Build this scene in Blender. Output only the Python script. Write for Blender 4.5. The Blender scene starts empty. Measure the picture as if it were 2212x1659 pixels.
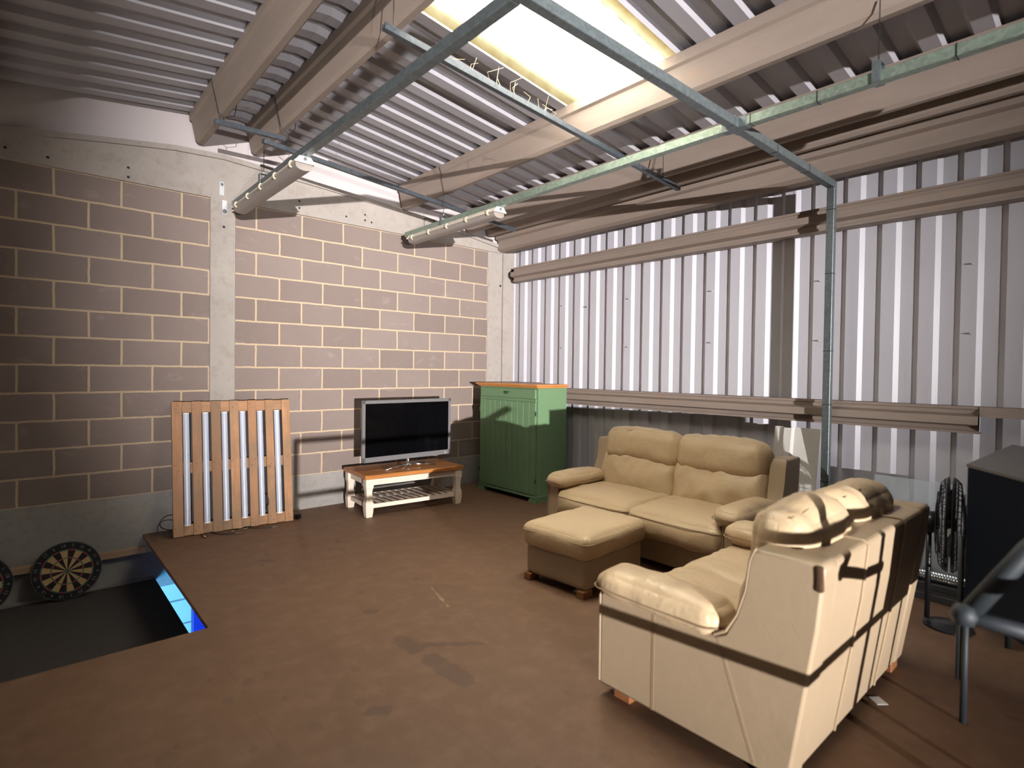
import bpy, bmesh, math, random
from mathutils import Vector, Matrix, noise, Euler
random.seed(7)
S = bpy.context.scene
COL = S.collection
PI = math.pi
R = math.radians

# ------------------------------------------------------------------ helpers
class MB:
    """collects shapes, then links them as one mesh object"""
    def __init__(s): s.v = []; s.f = []; s.m = []; s.cur = 0; s.M = Matrix.Identity(4)
    def add(s, vs, fs):
        n = len(s.v); s.v += [tuple(s.M @ Vector(p)) for p in vs]
        s.f += [tuple(n + i for i in f) for f in fs]; s.m += [s.cur] * len(fs); return s
    def box(s, a, b, c=None):
        """box from corner a to corner b; c = optional chamfer"""
        x0, y0, z0 = [min(p, q) for p, q in zip(a, b)]; x1, y1, z1 = [max(p, q) for p, q in zip(a, b)]
        if c:
            c = min(c, (x1-x0)*.45, (y1-y0)*.45, (z1-z0)*.45)
            vs = []; idx = {}
            X = (x0, x0+c, x1-c, x1); Y = (y0, y0+c, y1-c, y1); Z = (z0, z0+c, z1-c, z1)
            for i in (0, 3):
                for j in (0, 3):
                    for k in (0, 3):
                        ii = 1 if i == 0 else 2; jj = 1 if j == 0 else 2; kk = 1 if k == 0 else 2
                        idx[i, j, k, 'x'] = len(vs); vs.append((X[i], Y[jj], Z[kk]))
                        idx[i, j, k, 'y'] = len(vs); vs.append((X[ii], Y[j], Z[kk]))
                        idx[i, j, k, 'z'] = len(vs); vs.append((X[ii], Y[jj], Z[k]))
            fs = []
            def q(*l): fs.append(tuple(idx[t] for t in l))
            for i in (0, 3):
                q((i,0,0,'x'),(i,3,0,'x'),(i,3,3,'x'),(i,0,3,'x'))
                q((0,i,0,'y'),(3,i,0,'y'),(3,i,3,'y'),(0,i,3,'y'))
                q((0,0,i,'z'),(3,0,i,'z'),(3,3,i,'z'),(0,3,i,'z'))
                for j in (0, 3):
                    q((i,j,0,'x'),(i,j,3,'x'),(i,j,3,'y'),(i,j,0,'y'))
                    q((i,0,j,'x'),(i,3,j,'x'),(i,3,j,'z'),(i,0,j,'z'))
                    q((0,i,j,'y'),(3,i,j,'y'),(3,i,j,'z'),(0,i,j,'z'))
                    for k in (0, 3): q((i,j,k,'x'),(i,j,k,'y'),(i,j,k,'z'))
            return s.add(vs, fs)
        vs = [(x, y, z) for z in (z0, z1) for y in (y0, y1) for x in (x0, x1)]
        return s.add(vs, [(0,2,3,1),(4,5,7,6),(0,1,5,4),(2,6,7,3),(0,4,6,2),(1,3,7,5)])
    def prism(s, poly, h0, h1, ax='y'):
        """polygon (2-D) extruded along an axis; the 2-D coordinates are the other two axes in order"""
        n = len(poly)
        def P(u, v, h): return {'x': (h, u, v), 'y': (u, h, v), 'z': (u, v, h)}[ax]
        vs = [P(u, v, h0) for u, v in poly] + [P(u, v, h1) for u, v in poly]
        fs = [tuple(range(n)), tuple(range(2*n-1, n-1, -1))] + [(i, (i+1) % n, n+(i+1) % n, n+i) for i in range(n)]
        return s.add(vs, fs)
    def tube(s, pts, r, n=8, closed=False, flat=None):
        pts = [Vector(p) for p in pts]; m = len(pts); rings = []
        up = Vector((0, 0, 1)); prev = None
        for i, p in enumerate(pts):
            a = pts[i-1] if (i or closed) else pts[i]; b = pts[(i+1) % m] if (i < m-1 or closed) else pts[i]
            t = (b - a).normalized()
            if prev is None:
                u = t.cross(up) if abs(t.dot(up)) < .95 else t.cross(Vector((1, 0, 0)))
            else: u = prev - t * prev.dot(t)
            u.normalize(); prev = u; w = t.cross(u)
            rr = r[i] if isinstance(r, (list, tuple)) else r
            rings.append([p + u*math.cos(2*PI*k/n)*rr + w*math.sin(2*PI*k/n)*rr for k in range(n)])
        vs = [tuple(q) for ring in rings for q in ring]; fs = []
        for i in range(m if closed else m-1):
            j = (i+1) % m
            for k in range(n): fs.append((i*n+k, i*n+(k+1) % n, j*n+(k+1) % n, j*n+k))
        if not closed: fs += [tuple(range(n-1, -1, -1)), tuple((m-1)*n+k for k in range(n))]
        return s.add(vs, fs)
    def lathe(s, prof, n=24, ax='z', c=(0,0,0)):
        vs = []; fs = []
        for r_, h in prof:
            for k in range(n):
                a = 2*PI*k/n; u = r_*math.cos(a); v = r_*math.sin(a)
                p = {'z': (u, v, h), 'y': (u, h, v), 'x': (h, u, v)}[ax]
                vs.append((p[0]+c[0], p[1]+c[1], p[2]+c[2]))
        for i in range(len(prof)-1):
            for k in range(n): fs.append((i*n+k, i*n+(k+1) % n, (i+1)*n+(k+1) % n, (i+1)*n+k))
        fs += [tuple(range(n)), tuple((len(prof)-1)*n+k for k in range(n))]
        return s.add(vs, fs)
    def build(s, name, mat, parent=None, smooth=False, bevel=0, loc=None, rot=None):
        me = bpy.data.meshes.new(name); me.from_pydata(s.v, [], s.f)
        mats = mat if isinstance(mat, (list, tuple)) else [mat]
        for m in mats: me.materials.append(m)
        for p, mi in zip(me.polygons, s.m): p.material_index = mi
        bm = bmesh.new(); bm.from_mesh(me); bmesh.ops.recalc_face_normals(bm, faces=bm.faces); bm.to_mesh(me); bm.free()
        if smooth:
            for p in me.polygons: p.use_smooth = True
        o = bpy.data.objects.new(name, me); COL.objects.link(o)
        if parent: o.parent = parent
        if loc: o.location = loc
        if rot: o.rotation_euler = rot
        if bevel:
            b = o.modifiers.new('bevel', 'BEVEL'); b.width = bevel; b.segments = 2; b.limit_method = 'ANGLE'; b.angle_limit = R(35)
            b.harden_normals = False
        return o

def tag(o, label, cat, group=None):
    o['label'] = label; o['category'] = cat
    if group: o['group'] = group
    return o
def thing(name, label, cat, loc=(0,0,0), rot=(0,0,0), group=None):
    o = bpy.data.objects.new(name, None); COL.objects.link(o); o.location = loc; o.rotation_euler = rot
    o.empty_display_size = .1
    return tag(o, label, cat, group)
def struct(o): o['kind'] = 'structure'; return o
def copy_tree(o, parent=None):
    c = o.copy(); COL.objects.link(c); c.parent = parent
    for ch in [k for k in bpy.data.objects if k.parent == o]: copy_tree(ch, c)
    return c
def autosmooth(o, ang=40):
    me = o.data
    for p in me.polygons: p.use_smooth = True
    try: me.set_sharp_from_angle(angle=R(ang))
    except Exception: pass
    return o

# ------------------------------------------------------------------ materials
class NT:
    def __init__(s, name):
        s.mat = bpy.data.materials.new(name); s.mat.use_nodes = True; s.t = s.mat.node_tree
        s.bsdf = s.t.nodes['Principled BSDF']; s.out = s.t.nodes['Material Output']
    def n(s, typ, **kw):
        nd = s.t.nodes.new(typ)
        for k, v in kw.items():
            if k in nd.inputs: s.set(nd.inputs[k], v)
            else: setattr(nd, k, v)
        return nd
    def set(s, inp, v):
        if isinstance(v, bpy.types.NodeSocket): s.t.links.new(v, inp)
        elif isinstance(v, (tuple, list)) and len(v) == 3 and inp.type == 'RGBA': inp.default_value = (*v, 1)
        else: inp.default_value = v
    def math(s, op, a, b=0.0, c=None):
        nd = s.t.nodes.new('ShaderNodeMath'); nd.operation = op; s.set(nd.inputs[0], a); s.set(nd.inputs[1], b)
        if c is not None: s.set(nd.inputs[2], c)
        return nd.outputs[0]
    def mix(s, f, a, b, typ='MIX'):
        nd = s.t.nodes.new('ShaderNodeMix'); nd.data_type = 'RGBA'; nd.blend_type = typ
        s.set(nd.inputs[0], f); s.set(nd.inputs[6], a); s.set(nd.inputs[7], b); return nd.outputs[2]
    def noise(s, vec, scale, detail=4, rough=.55, dist=0.):
        nd = s.t.nodes.new('ShaderNodeTexNoise'); s.set(nd.inputs['Vector'], vec); nd.inputs['Scale'].default_value = scale
        nd.inputs['Detail'].default_value = detail; nd.inputs['Roughness'].default_value = rough; nd.inputs['Distortion'].default_value = dist
        return nd.outputs[0]
    def ramp(s, f, stops):
        nd = s.t.nodes.new('ShaderNodeValToRGB'); s.set(nd.inputs[0], f); e = nd.color_ramp.elements
        while len(e) < len(stops): e.new(.5)
        for el, (p, c) in zip(e, stops): el.position = p; el.color = (*c, 1) if len(c) == 3 else c
        return nd.outputs[0]
    def coord(s, kind='Object'): return s.t.nodes.new('ShaderNodeTexCoord').outputs[kind]
    def map(s, vec, scale=(1,1,1), loc=(0,0,0), rot=(0,0,0)):
        nd = s.t.nodes.new('ShaderNodeMapping'); s.set(nd.inputs[0], vec); nd.inputs['Scale'].default_value = scale
        nd.inputs['Location'].default_value = loc; nd.inputs['Rotation'].default_value = rot; return nd.outputs[0]
    def bump(s, h, strength=.3, dist=.01):
        nd = s.t.nodes.new('ShaderNodeBump'); s.set(nd.inputs['Height'], h); nd.inputs['Strength'].default_value = strength
        nd.inputs['Distance'].default_value = dist; s.t.links.new(nd.outputs[0], s.bsdf.inputs['Normal']); return nd
    def base(s, c): s.set(s.bsdf.inputs['Base Color'], c)
    def rough(s, c): s.set(s.bsdf.inputs['Roughness'], c)
G3 = lambda v: (v, v, v)

def simple(name, col, rough=.5, metal=0., var=.12, vscale=6., bump=0., bscale=60., spec=None):
    m = NT(name); co = m.coord()
    n = m.noise(co, vscale, 5)
    dark = tuple(c*(1-var) for c in col); light = tuple(min(1, c*(1+var)) for c in col)
    m.base(m.mix(n, dark, light)); m.rough(rough); m.bsdf.inputs['Metallic'].default_value = metal
    if spec is not None: m.bsdf.inputs['Specular IOR Level'].default_value = spec
    if bump: m.bump(m.noise(co, bscale, 3), bump, .004)
    return m.mat

def block_wall(name, xoff, lit=None):
    m = NT(name); co = m.coord()
    sep = m.n('ShaderNodeSeparateXYZ'); m.t.links.new(co, sep.inputs[0])
    wob = m.noise(co, 9, 3)
    x = m.math('ADD', sep.outputs[0], xoff + 9.0); z = m.math('ADD', sep.outputs[2], 1.22)
    wv = m.math('MULTIPLY', m.math('SUBTRACT', wob, .5), .012)
    wob2 = m.math('MULTIPLY', m.math('SUBTRACT', m.noise(co, 60, 3), .5), .006)
    x = m.math('ADD', x, wv); z = m.math('ADD', m.math('ADD', z, wv), wob2)
    cb = m.n('ShaderNodeCombineXYZ'); m.set(cb.inputs[0], x); m.set(cb.inputs[1], z)
    br = m.n('ShaderNodeTexBrick'); m.t.links.new(cb.outputs[0], br.inputs['Vector'])
    br.offset = .5; br.offset_frequency = 2; br.squash = 1
    for k, v in (('Scale', 1.0), ('Mortar Size', .0088), ('Mortar Smooth', .15), ('Brick Width', .45), ('Row Height', .225), ('Bias', 0.)): br.inputs[k].default_value = v
    br.inputs['Color1'].default_value = (.215, .165, .140, 1); br.inputs['Color2'].default_value = (.275, .218, .190, 1)
    br.inputs['Mortar'].default_value = (.53, .41, .27, 1)
    fine = m.noise(co, 160, 3, .7); mid = m.noise(co, 3.2, 5)
    spk = m.ramp(m.noise(co, 90, 2, .5), [(.62, (0,0,0)), (.72, (1,1,1))])
    c = m.mix(m.math('MULTIPLY', mid, .5), br.outputs['Color'], (.17, .14, .125), 'MIX')
    c = m.mix(br.outputs['Fac'], c, br.inputs['Mortar'].default_value[:3])
    c = m.mix(m.math('MULTIPLY', spk, .22), c, (.42, .36, .31))
    chalk = m.ramp(m.noise(m.map(co, (1, 1, 2.2), rot=(0, .5, 0)), 3.4, 6, .62, 1.2), [(.60, (0,0,0)), (.72, (1,1,1))])
    c = m.mix(m.math('MULTIPLY', chalk, .18), c, (.50, .44, .40))
    c = m.mix(m.math('MULTIPLY', m.math('SUBTRACT', fine, .35), .5), c, (.12, .09, .08))
    m.base(c); m.rough(.92)
    h = m.math('ADD', m.math('MULTIPLY', br.outputs['Fac'], -.6), m.math('MULTIPLY', fine, .5))
    m.bump(h, .55, .008)
    return m.mat

def concrete(name, col=(.42, .385, .35), bl=0.5):
    m = NT(name); co = m.coord()
    a = m.noise(co, 2.2, 6, .6); b = m.noise(co, 14, 5, .6); f = m.noise(co, 120, 3, .6)
    c = m.mix(a, tuple(v*.78 for v in col), tuple(v*1.16 for v in col))
    c = m.mix(m.math('MULTIPLY', m.ramp(b, [(.5, (0,0,0)), (.7, (1,1,1))]), .35), c, (col[0]*.62, col[1]*.55, col[2]*.48))
    pits = m.ramp(m.noise(co, 45, 2), [(.70, (0,0,0)), (.76, (1,1,1))])
    c = m.mix(m.math('MULTIPLY', pits, bl), c, (.12, .10, .09))
    m.base(c); m.rough(.85); m.bump(m.math('ADD', f, m.math('MULTIPLY', pits, -1.)), .35, .004)
    return m.mat

def deck_mat():
    m = NT('chipboard deck'); co = m.coord()
    sep = m.n('ShaderNodeSeparateXYZ'); m.t.links.new(co, sep.inputs[0])
    a = m.noise(co, 1.1, 5, .6); b = m.noise(co, 7, 5, .65); f = m.noise(co, 180, 4, .7)
    c = m.mix(a, (.122, .066, .034), (.184, .101, .054))
    c = m.mix(m.math('MULTIPLY', m.ramp(b, [(.45, (0,0,0)), (.75, (1,1,1))]), .35), c, (.27, .165, .11))
    c = m.mix(m.math('MULTIPLY', m.ramp(f, [(.5, (0,0,0)), (.75, (1,1,1))]), .35), c, (.115, .066, .042))
    # scattered drips
    spots = m.ramp(m.noise(co, 9.5, 1.5, .4), [(.715, (0,0,0)), (.735, (1,1,1))])
    spots2 = m.ramp(m.noise(m.map(co, loc=(7, 3, 1)), 26, 1.5, .4), [(.74, (0,0,0)), (.76, (1,1,1))])
    region = m.ramp(m.noise(m.map(co, loc=(2, 5, 0)), 1.0, 2), [(.45, (0,0,0)), (.6, (1,1,1))])
    def vspots(scale, rmax, keep, loc):
        vo = m.n('ShaderNodeTexVoronoi', Scale=scale); m.set(vo.inputs['Vector'], m.map(co, (1, .8, 1), loc=loc))
        sp = m.n('ShaderNodeSeparateColor'); m.t.links.new(vo.outputs['Color'], sp.inputs[0])
        rad = m.math('MULTIPLY', m.math('MAXIMUM', m.math('SUBTRACT', sp.outputs[0], keep), 0.0), rmax/(1-keep))
        dd = m.math('ADD', vo.outputs['Distance'], m.math('MULTIPLY', m.math('SUBTRACT', m.noise(co, 40, 3), .5), .10))
        return m.math('LESS_THAN', dd, rad)
    spots = m.math('MULTIPLY', vspots(3.2, .20, .55, (0, 0, 0)), .8); spots2 = vspots(9, .30, .5, (3, 1, 0))
    st = m.math('MULTIPLY', m.math('ADD', spots, spots2), m.math('ADD', m.math('MULTIPLY', region, .5), .1))
    # the long wet looking drip and a few round marks
    wob = m.math('MULTIPLY', m.math('SUBTRACT', m.noise(co, 14, 4), .5), .06)
    def capsule(ax, ay, bx, by, r):
        p = m.n('ShaderNodeVectorMath', operation='SUBTRACT'); m.t.links.new(co, p.inputs[0]); p.inputs[1].default_value = (ax, ay, 0)
        d = Vector((bx-ax, by-ay, 0)); L = max(d.length, 1e-4); d = d/L
        dt = m.n('ShaderNodeVectorMath', operation='DOT_PRODUCT'); m.t.links.new(p.outputs[0], dt.inputs[0]); dt.inputs[1].default_value = d
        t = m.n('ShaderNodeClamp'); m.set(t.inputs[0], dt.outputs['Value']); t.inputs[1].default_value = 0; t.inputs[2].default_value = L
        sc = m.n('ShaderNodeVectorMath', operation='SCALE'); sc.inputs[0].default_value = d; m.set(sc.inputs['Scale'], t.outputs[0])
        q = m.n('ShaderNodeVectorMath', operation='SUBTRACT'); m.t.links.new(p.outputs[0], q.inputs[0]); m.t.links.new(sc.outputs[0], q.inputs[1])
        ln = m.n('ShaderNodeVectorMath', operation='LENGTH'); m.t.links.new(q.outputs[0], ln.inputs[0])
        dd = m.math('ADD', ln.outputs['Value'], wob)
        return m.math('SUBTRACT', 1.0, m.ramp(m.math('DIVIDE', dd, r*2), [(.42, (0,0,0)), (.58, (1,1,1))]))
    big = None
    for q in [(-3.575, -3.12, -3.57, -3.26, .045), (-3.56, -3.40, -3.545, -3.66, .055), (-3.50, -3.25, -3.27, -3.42, .022), (-3.54, -2.69, -3.53, -2.70, .035),
              (-3.05, -2.4, -3.04, -2.4, .02), (-3.75, -1.35, -3.7, -1.4, .03), (-3.1, -1.25, -3.12, -1.26, .02), (-4.0, -3.6, -3.95, -3.63, .03)]:
        k = capsule(*q); big = k if big is None else m.math('MAXIMUM', big, k)
    st = m.math('MAXIMUM', m.math('MINIMUM', st, 1.0), big)
    c = m.mix(m.math('MULTIPLY', st, .5), c, (.075, .045, .033))
    # pale scratches
    scr = capsule(-3.045, -2.62, -3.13, -2.93, .006)
    c = m.mix(m.math('MULTIPLY', scr, .5), c, (.42, .31, .2))
    # board joints every 0.6 m across and 2.4 m along
    cb = m.n('ShaderNodeCombineXYZ'); m.set(cb.inputs[0], m.math('ADD', sep.outputs[1], 12.69)); m.set(cb.inputs[1], m.math('ADD', sep.outputs[0], 10.38))
    br = m.n('ShaderNodeTexBrick'); m.t.links.new(cb.outputs[0], br.inputs['Vector']); br.offset = .5
    for k, v in (('Scale', 1.0), ('Mortar Size', .0018), ('Mortar Smooth', .3), ('Brick Width', 2.4), ('Row Height', .6)): br.inputs[k].default_value = v
    brk = m.math('MULTIPLY', br.outputs['Fac'], m.math('ADD', m.math('MULTIPLY', m.noise(co, 2.3, 2), 1.2), -.25))
    c = m.mix(brk, c, (.07, .04, .03))
    m.base(c); m.rough(m.math('ADD', .52, m.math('MULTIPLY', a, .2)))
    m.bump(m.math('ADD', f, m.math('MULTIPLY', br.outputs['Fac'], -1.5)), .18, .003)
    return m.mat

def sheet_mat(name, col=(.64, .60, .62)):
    m = NT(name); co = m.coord()
    a = m.noise(co, 1.6, 4); b = m.noise(m.map(co, (1, 3, .35)), 9, 4)
    c = m.mix(a, tuple(v*.9 for v in col), col)
    c = m.mix(m.math('MULTIPLY', m.ramp(b, [(.55, (0,0,0)), (.8, (1,1,1))]), .25), c, (col[0]*.72, col[1]*.68, col[2]*.62))
    fl = m.ramp(m.noise(co, 60, 2), [(.74, (0,0,0)), (.78, (1,1,1))])
    c = m.mix(m.math('MULTIPLY', fl, .35), c, (.2, .16, .14))
    m.base(c); m.rough(.42); m.bump(m.noise(co, 4, 3), .08, .01)
    return m.mat

def purlin_mat():
    m = NT('dusty purlin paint'); co = m.coord()
    a = m.noise(m.map(co, (3, .6, 3)), 3, 6, .6); f = m.noise(co, 90, 4, .65)
    c = m.mix(a, (.215, .168, .138), (.315, .255, .21))
    rust = m.ramp(m.noise(m.map(co, (2, 1, 2)), 2.6, 5, .65), [(.60, (0,0,0)), (.75, (1,1,1))])
    c = m.mix(m.math('MULTIPLY', rust, .4), c, (.36, .21, .12))
    m.base(c); m.rough(.7); m.bump(f, .3, .004); return m.mat

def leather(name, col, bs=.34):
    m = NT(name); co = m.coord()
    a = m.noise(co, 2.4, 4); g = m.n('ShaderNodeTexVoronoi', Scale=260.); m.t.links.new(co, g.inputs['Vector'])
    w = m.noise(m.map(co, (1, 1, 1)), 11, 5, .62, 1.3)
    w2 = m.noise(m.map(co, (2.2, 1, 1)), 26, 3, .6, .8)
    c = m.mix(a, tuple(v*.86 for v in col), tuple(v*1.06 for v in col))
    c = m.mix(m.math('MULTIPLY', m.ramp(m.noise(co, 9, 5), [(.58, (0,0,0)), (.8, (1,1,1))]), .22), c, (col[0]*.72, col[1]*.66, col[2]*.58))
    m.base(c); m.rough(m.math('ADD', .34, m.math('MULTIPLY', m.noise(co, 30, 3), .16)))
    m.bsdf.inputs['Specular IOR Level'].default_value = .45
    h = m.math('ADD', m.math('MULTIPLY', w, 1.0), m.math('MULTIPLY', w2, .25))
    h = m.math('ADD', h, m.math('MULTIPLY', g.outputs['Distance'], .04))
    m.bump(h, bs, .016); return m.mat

def wood(name, c1, c2, ax=2, rough=.65, knots=True, scale=1., var=.25):
    m = NT(name); co = m.coord(); oi = m.n('ShaderNodeObjectInfo').outputs['Random']
    sc = [16, 16, 16]; sc[ax] = 1.3
    off = m.n('ShaderNodeVectorMath', operation='ADD'); m.t.links.new(co, off.inputs[0])
    cb = m.n('ShaderNodeCombineXYZ'); 
    for i in range(3): m.set(cb.inputs[i], m.math('MULTIPLY', oi, 17.0 + 5*i))
    m.t.links.new(cb.outputs[0], off.inputs[1]); v = off.outputs[0]
    g = m.noise(m.map(v, tuple(scale*q for q in sc)), 2.2, 5, .62, .9)
    f = m.noise(m.map(v, tuple(scale*q*3 for q in sc)), 3, 3, .6)
    c = m.mix(m.ramp(g, [(.3, (0,0,0)), (.7, (1,1,1))]), c1, c2)
    c = m.mix(m.math('MULTIPLY', m.math('SUBTRACT', f, .3), .5), c, tuple(q*.6 for q in c1))
    c = m.mix(m.math('MULTIPLY', oi, var), c, tuple(q*.55 for q in c1))
    if knots:
        vo = m.n('ShaderNodeTexVoronoi', Scale=3.4*scale); m.t.links.new(m.map(v, (1, .0, 1) if ax != 1 else (1, 1, 1)), vo.inputs['Vector'])
        k = m.math('SUBTRACT', 1.0, m.ramp(vo.outputs['Distance'], [(.06, (0,0,0)), (.10, (1,1,1))]))
        c = m.mix(m.math('MULTIPLY', k, .75), c, (c1[0]*.25, c1[1]*.18, c1[2]*.15))
    if var > .3:
        wz = m.ramp(m.noise(v, 2.6, 5, .65), [(.42, (0,0,0)), (.62, (1,1,1))])
        c = m.mix(m.math('MULTIPLY', wz, .65), c, (.20, .135, .075))
    m.base(c); m.rough(rough); m.bump(g, .2, .004); return m.mat

def galv(name, col=(.36, .40, .41), rough=.42):
    m = NT(name); co = m.coord()
    vo = m.n('ShaderNodeTexVoronoi', Scale=55.); m.t.links.new(co, vo.inputs['Vector'])
    n = m.noise(co, 5, 4)
    c = m.mix(vo.outputs['Color'], tuple(v*.75 for v in col), tuple(v*1.2 for v in col))
    nd = m.n('ShaderNodeRGBToBW'); m.t.links.new(vo.outputs['Color'], nd.inputs[0])
    c = m.mix(nd.outputs[0], tuple(v*.72 for v in col), tuple(v*1.25 for v in col))
    c = m.mix(m.math('MULTIPLY', n, .4), c, (col[0]*.9, col[1]*1.0, col[2]*.85))
    m.base(c); m.bsdf.inputs['Metallic'].default_value = .55; m.rough(rough); return m.mat

M = {}
M['blockL'] = block_wall('blockwork, far bay', 3.594 - .225)
M['blockR'] = block_wall('blockwork, corner bay', 3.40 - .225)
M['conc'] = concrete('cast concrete', (.345, .31, .275)); M['kerb'] = concrete('concrete kerb', (.30, .285, .265), .25)
M['deck'] = deck_mat(); M['sheet'] = sheet_mat('white coated wall sheet', (.56, .555, .60)); M['roof'] = sheet_mat('coated roof sheet', (.36, .352, .378))
M['flash'] = sheet_mat('white gable sheet', (.56, .51, .50)); M['purlin'] = purlin_mat()
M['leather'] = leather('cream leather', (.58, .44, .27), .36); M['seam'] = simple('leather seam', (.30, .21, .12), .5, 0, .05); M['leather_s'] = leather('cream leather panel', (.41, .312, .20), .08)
M['pine'] = wood('pallet pine', (.36, .17, .075), (.52, .28, .135), 2, var=.8); M['pinex'] = wood('pallet pine across', (.36, .17, .075), (.50, .27, .13), 0, var=.6)
M['foot'] = wood('stained foot', (.26, .10, .035), (.34, .15, .06), 0, .4, False)
M['tabletop'] = wood('waxed pine top', (.30, .105, .025), (.50, .215, .06), 0, .33, True, 1.0, .1)
M['crown'] = wood('orange pine crown', (.52, .20, .05), (.68, .30, .09), 1, .4, False, 1.0, .05)
M['cream'] = simple('chipped cream paint', (.66, .56, .45), .6, 0, .14, 9, .2, 40)
M['green'] = simple('green cabinet paint', (.135, .235, .12), .42, 0, .12, 3, .08, 30)
M['iron'] = simple('black iron', (.015, .015, .015), .45, .3)
M['bezel'] = simple('gunmetal plastic', (.20, .195, .20), .35, .3, .05); M['screen'] = simple('dark glass', (.002, .002, .0025), .04, 0, 0, spec=.12)
M['chrome'] = simple('chrome', (.75, .75, .76), .12, 1., .02)
M['galv'] = galv('galvanised steel', (.15, .175, .185)); M['galvg'] = galv('galvanised steel, greenish', (.25, .31, .26), .38); M['strut'] = galv('grey strut', (.09, .105, .125), .35)
M['tube'] = simple('milky tube', (.46, .50, .59), .28, 0, .03); M['cap'] = simple('white cap', (.75, .74, .70), .4, 0, .05)
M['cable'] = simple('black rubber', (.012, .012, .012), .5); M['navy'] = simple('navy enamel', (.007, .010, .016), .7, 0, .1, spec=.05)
M['housing'] = simple('cream housing', (.66, .60, .50), .45, 0, .08); M['clip'] = simple('yellowed clip', (.72, .62, .42), .4, 0, .05)
M['black'] = simple('black plastic', (.012, .012, .014), .35); M['hole'] = simple('bolt hole', (.02, .018, .016), .8)
M['zinc'] = simple('zinc plate', (.62, .64, .66), .35, .6, .1, 20)
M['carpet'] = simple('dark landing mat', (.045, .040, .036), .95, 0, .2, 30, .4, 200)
M['fob'] = simple('foam board', (.62, .60, .56), .6, 0, .05); M['plinth'] = simple('dark plank', (.025, .024, .025), .6)
M['lowblock'] = simple('painted lower blockwork', (.62, .66, .68), .7, 0, .06)
M['bluepost'] = simple('blue steel post', (.008, .02, .30), .5)
M['paper'] = simple('white paper', (.75, .75, .75), .8, 0, .03); M['timber'] = wood('raw ledger', (.40, .25, .15), (.56, .40, .26), 0)
M['grey'] = simple('grey tube', (.022, .028, .032), .6, .1, .15, 8)
M['torn'] = simple('torn foam', (.07, .035, .015), .9, 0, .6, 60, .8, 120)

def lens_mat():
    m = NT('prismatic diffuser'); m.base((.42, .37, .33)); m.rough(.3)
    m.bsdf.inputs['Transmission Weight'].default_value = .35; m.bsdf.inputs['IOR'].default_value = 1.3
    m.bump(m.n('ShaderNodeTexVoronoi', Scale=120.).outputs['Distance'], .3, .003); return m.mat
M['lens'] = lens_mat()
def foil_mat():
    m = NT('ribbed foil'); m.base((.7, .78, .85)); m.bsdf.inputs['Metallic'].default_value = 1; m.rough(.2)
    w = m.n('ShaderNodeTexWave', Scale=14., bands_direction='X'); m.t.links.new(m.coord(), w.inputs['Vector']); w.inputs['Distortion'].default_value = 1.
    m.bump(w.outputs[0], .8, .01); return m.mat
M['foil'] = foil_mat()
def acrylic():
    m = NT('clear sheet'); m.base((.8, .86, .9)); m.rough(.08); m.bsdf.inputs['Transmission Weight'].default_value = .75; m.bsdf.inputs['IOR'].default_value = 1.3; return m.mat
M['acrylic'] = acrylic()
def skylight_mat():
    m = NT('translucent rooflight'); co = m.coord(); sep = m.n('ShaderNodeSeparateXYZ'); m.t.links.new(co, sep.inputs[0])
    # algae and dust collect along the long edges of the sheet
    d = m.math('MINIMUM', m.math('SUBTRACT', sep.outputs[1], -3.67), m.math('SUBTRACT', -2.67, sep.outputs[1]))
    d = m.math('MINIMUM', d, m.math('SUBTRACT', -1.72, sep.outputs[0]))
    d = m.math('ADD', d, m.math('MULTIPLY', m.math('SUBTRACT', m.noise(co, 7, 4), .5), .07))
    col = m.ramp(d, [(0., (.040, .031, .014)), (.03, (.062, .053, .030)), (.075, (.10, .10, .07)), (.115, (.35, .37, .33)), (.16, (1, 1, 1))])
    tr = m.n('ShaderNodeBsdfTransparent'); m.set(tr.inputs[0], col); tl = m.n('ShaderNodeBsdfTranslucent'); m.set(tl.inputs[0], col)
    mx = m.n('ShaderNodeMixShader'); mx.inputs[0].default_value = .30
    m.t.links.new(tr.outputs[0], mx.inputs[1]); m.t.links.new(tl.outputs[0], mx.inputs[2]); m.t.links.new(mx.outputs[0], m.out.inputs[0])
    return m.mat
M['sky'] = skylight_mat()

# ------------------------------------------------------------------ the room
RIDGE, SL = 3.80, .118
def zr(x): return RIDGE - SL*abs(x + 3.6)
mb = MB()                                            # deck with the stair opening
mb.box((-4.34, -24.6, -.03), (.0, -.0, 0)); mb.box((-14, -24.6, -.03), (-4.34, -2.30, 0))
floor = struct(mb.build('floor', M['deck']))
mb = MB()
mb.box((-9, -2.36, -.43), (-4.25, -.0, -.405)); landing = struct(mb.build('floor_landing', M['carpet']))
mb = MB(); mb.box((-9, -6, -2.65), (0, .3, -2.6)); struct(mb.build('floor_lower', M['kerb']))
def wallseg(name, x0, x1, z0, z1, mat, y=0., t=.12):
    b = MB(); b.box((x0, y, z0), (x1, y+t, z1)); return struct(b.build(name, mat))
wl = wallseg('wall_back', -14, -3.80, .355, 3.10, M['blockL']); wr = wallseg('wall_back_corner', -3.80, -.40, .355, 3.12, M['blockR'])
wallseg('wall_lower', -9, 0, -2.6, -.50, M['lowblock'])
mb = MB(); mb.box((-14, -.004, -.50), (-.05, .12, .355)); struct(mb.build('baseboard_back', M['kerb']))
mb = MB()                                            # mortar joints cut in the lower wall read as thin ledges
for k, z in enumerate((-.66, -.885, -1.11)):
    mb.box((-9, -.006, z-.006), (0, .0, z+.006))
for k in range(12):
    mb.box((-6+.45*k-.005, -.006, -.885), (-6+.45*k+.005, 0, -.66)); mb.box((-5.78+.45*k-.005, -.006, -.66), (-5.78+.45*k+.005, 0, -.5))
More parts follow.
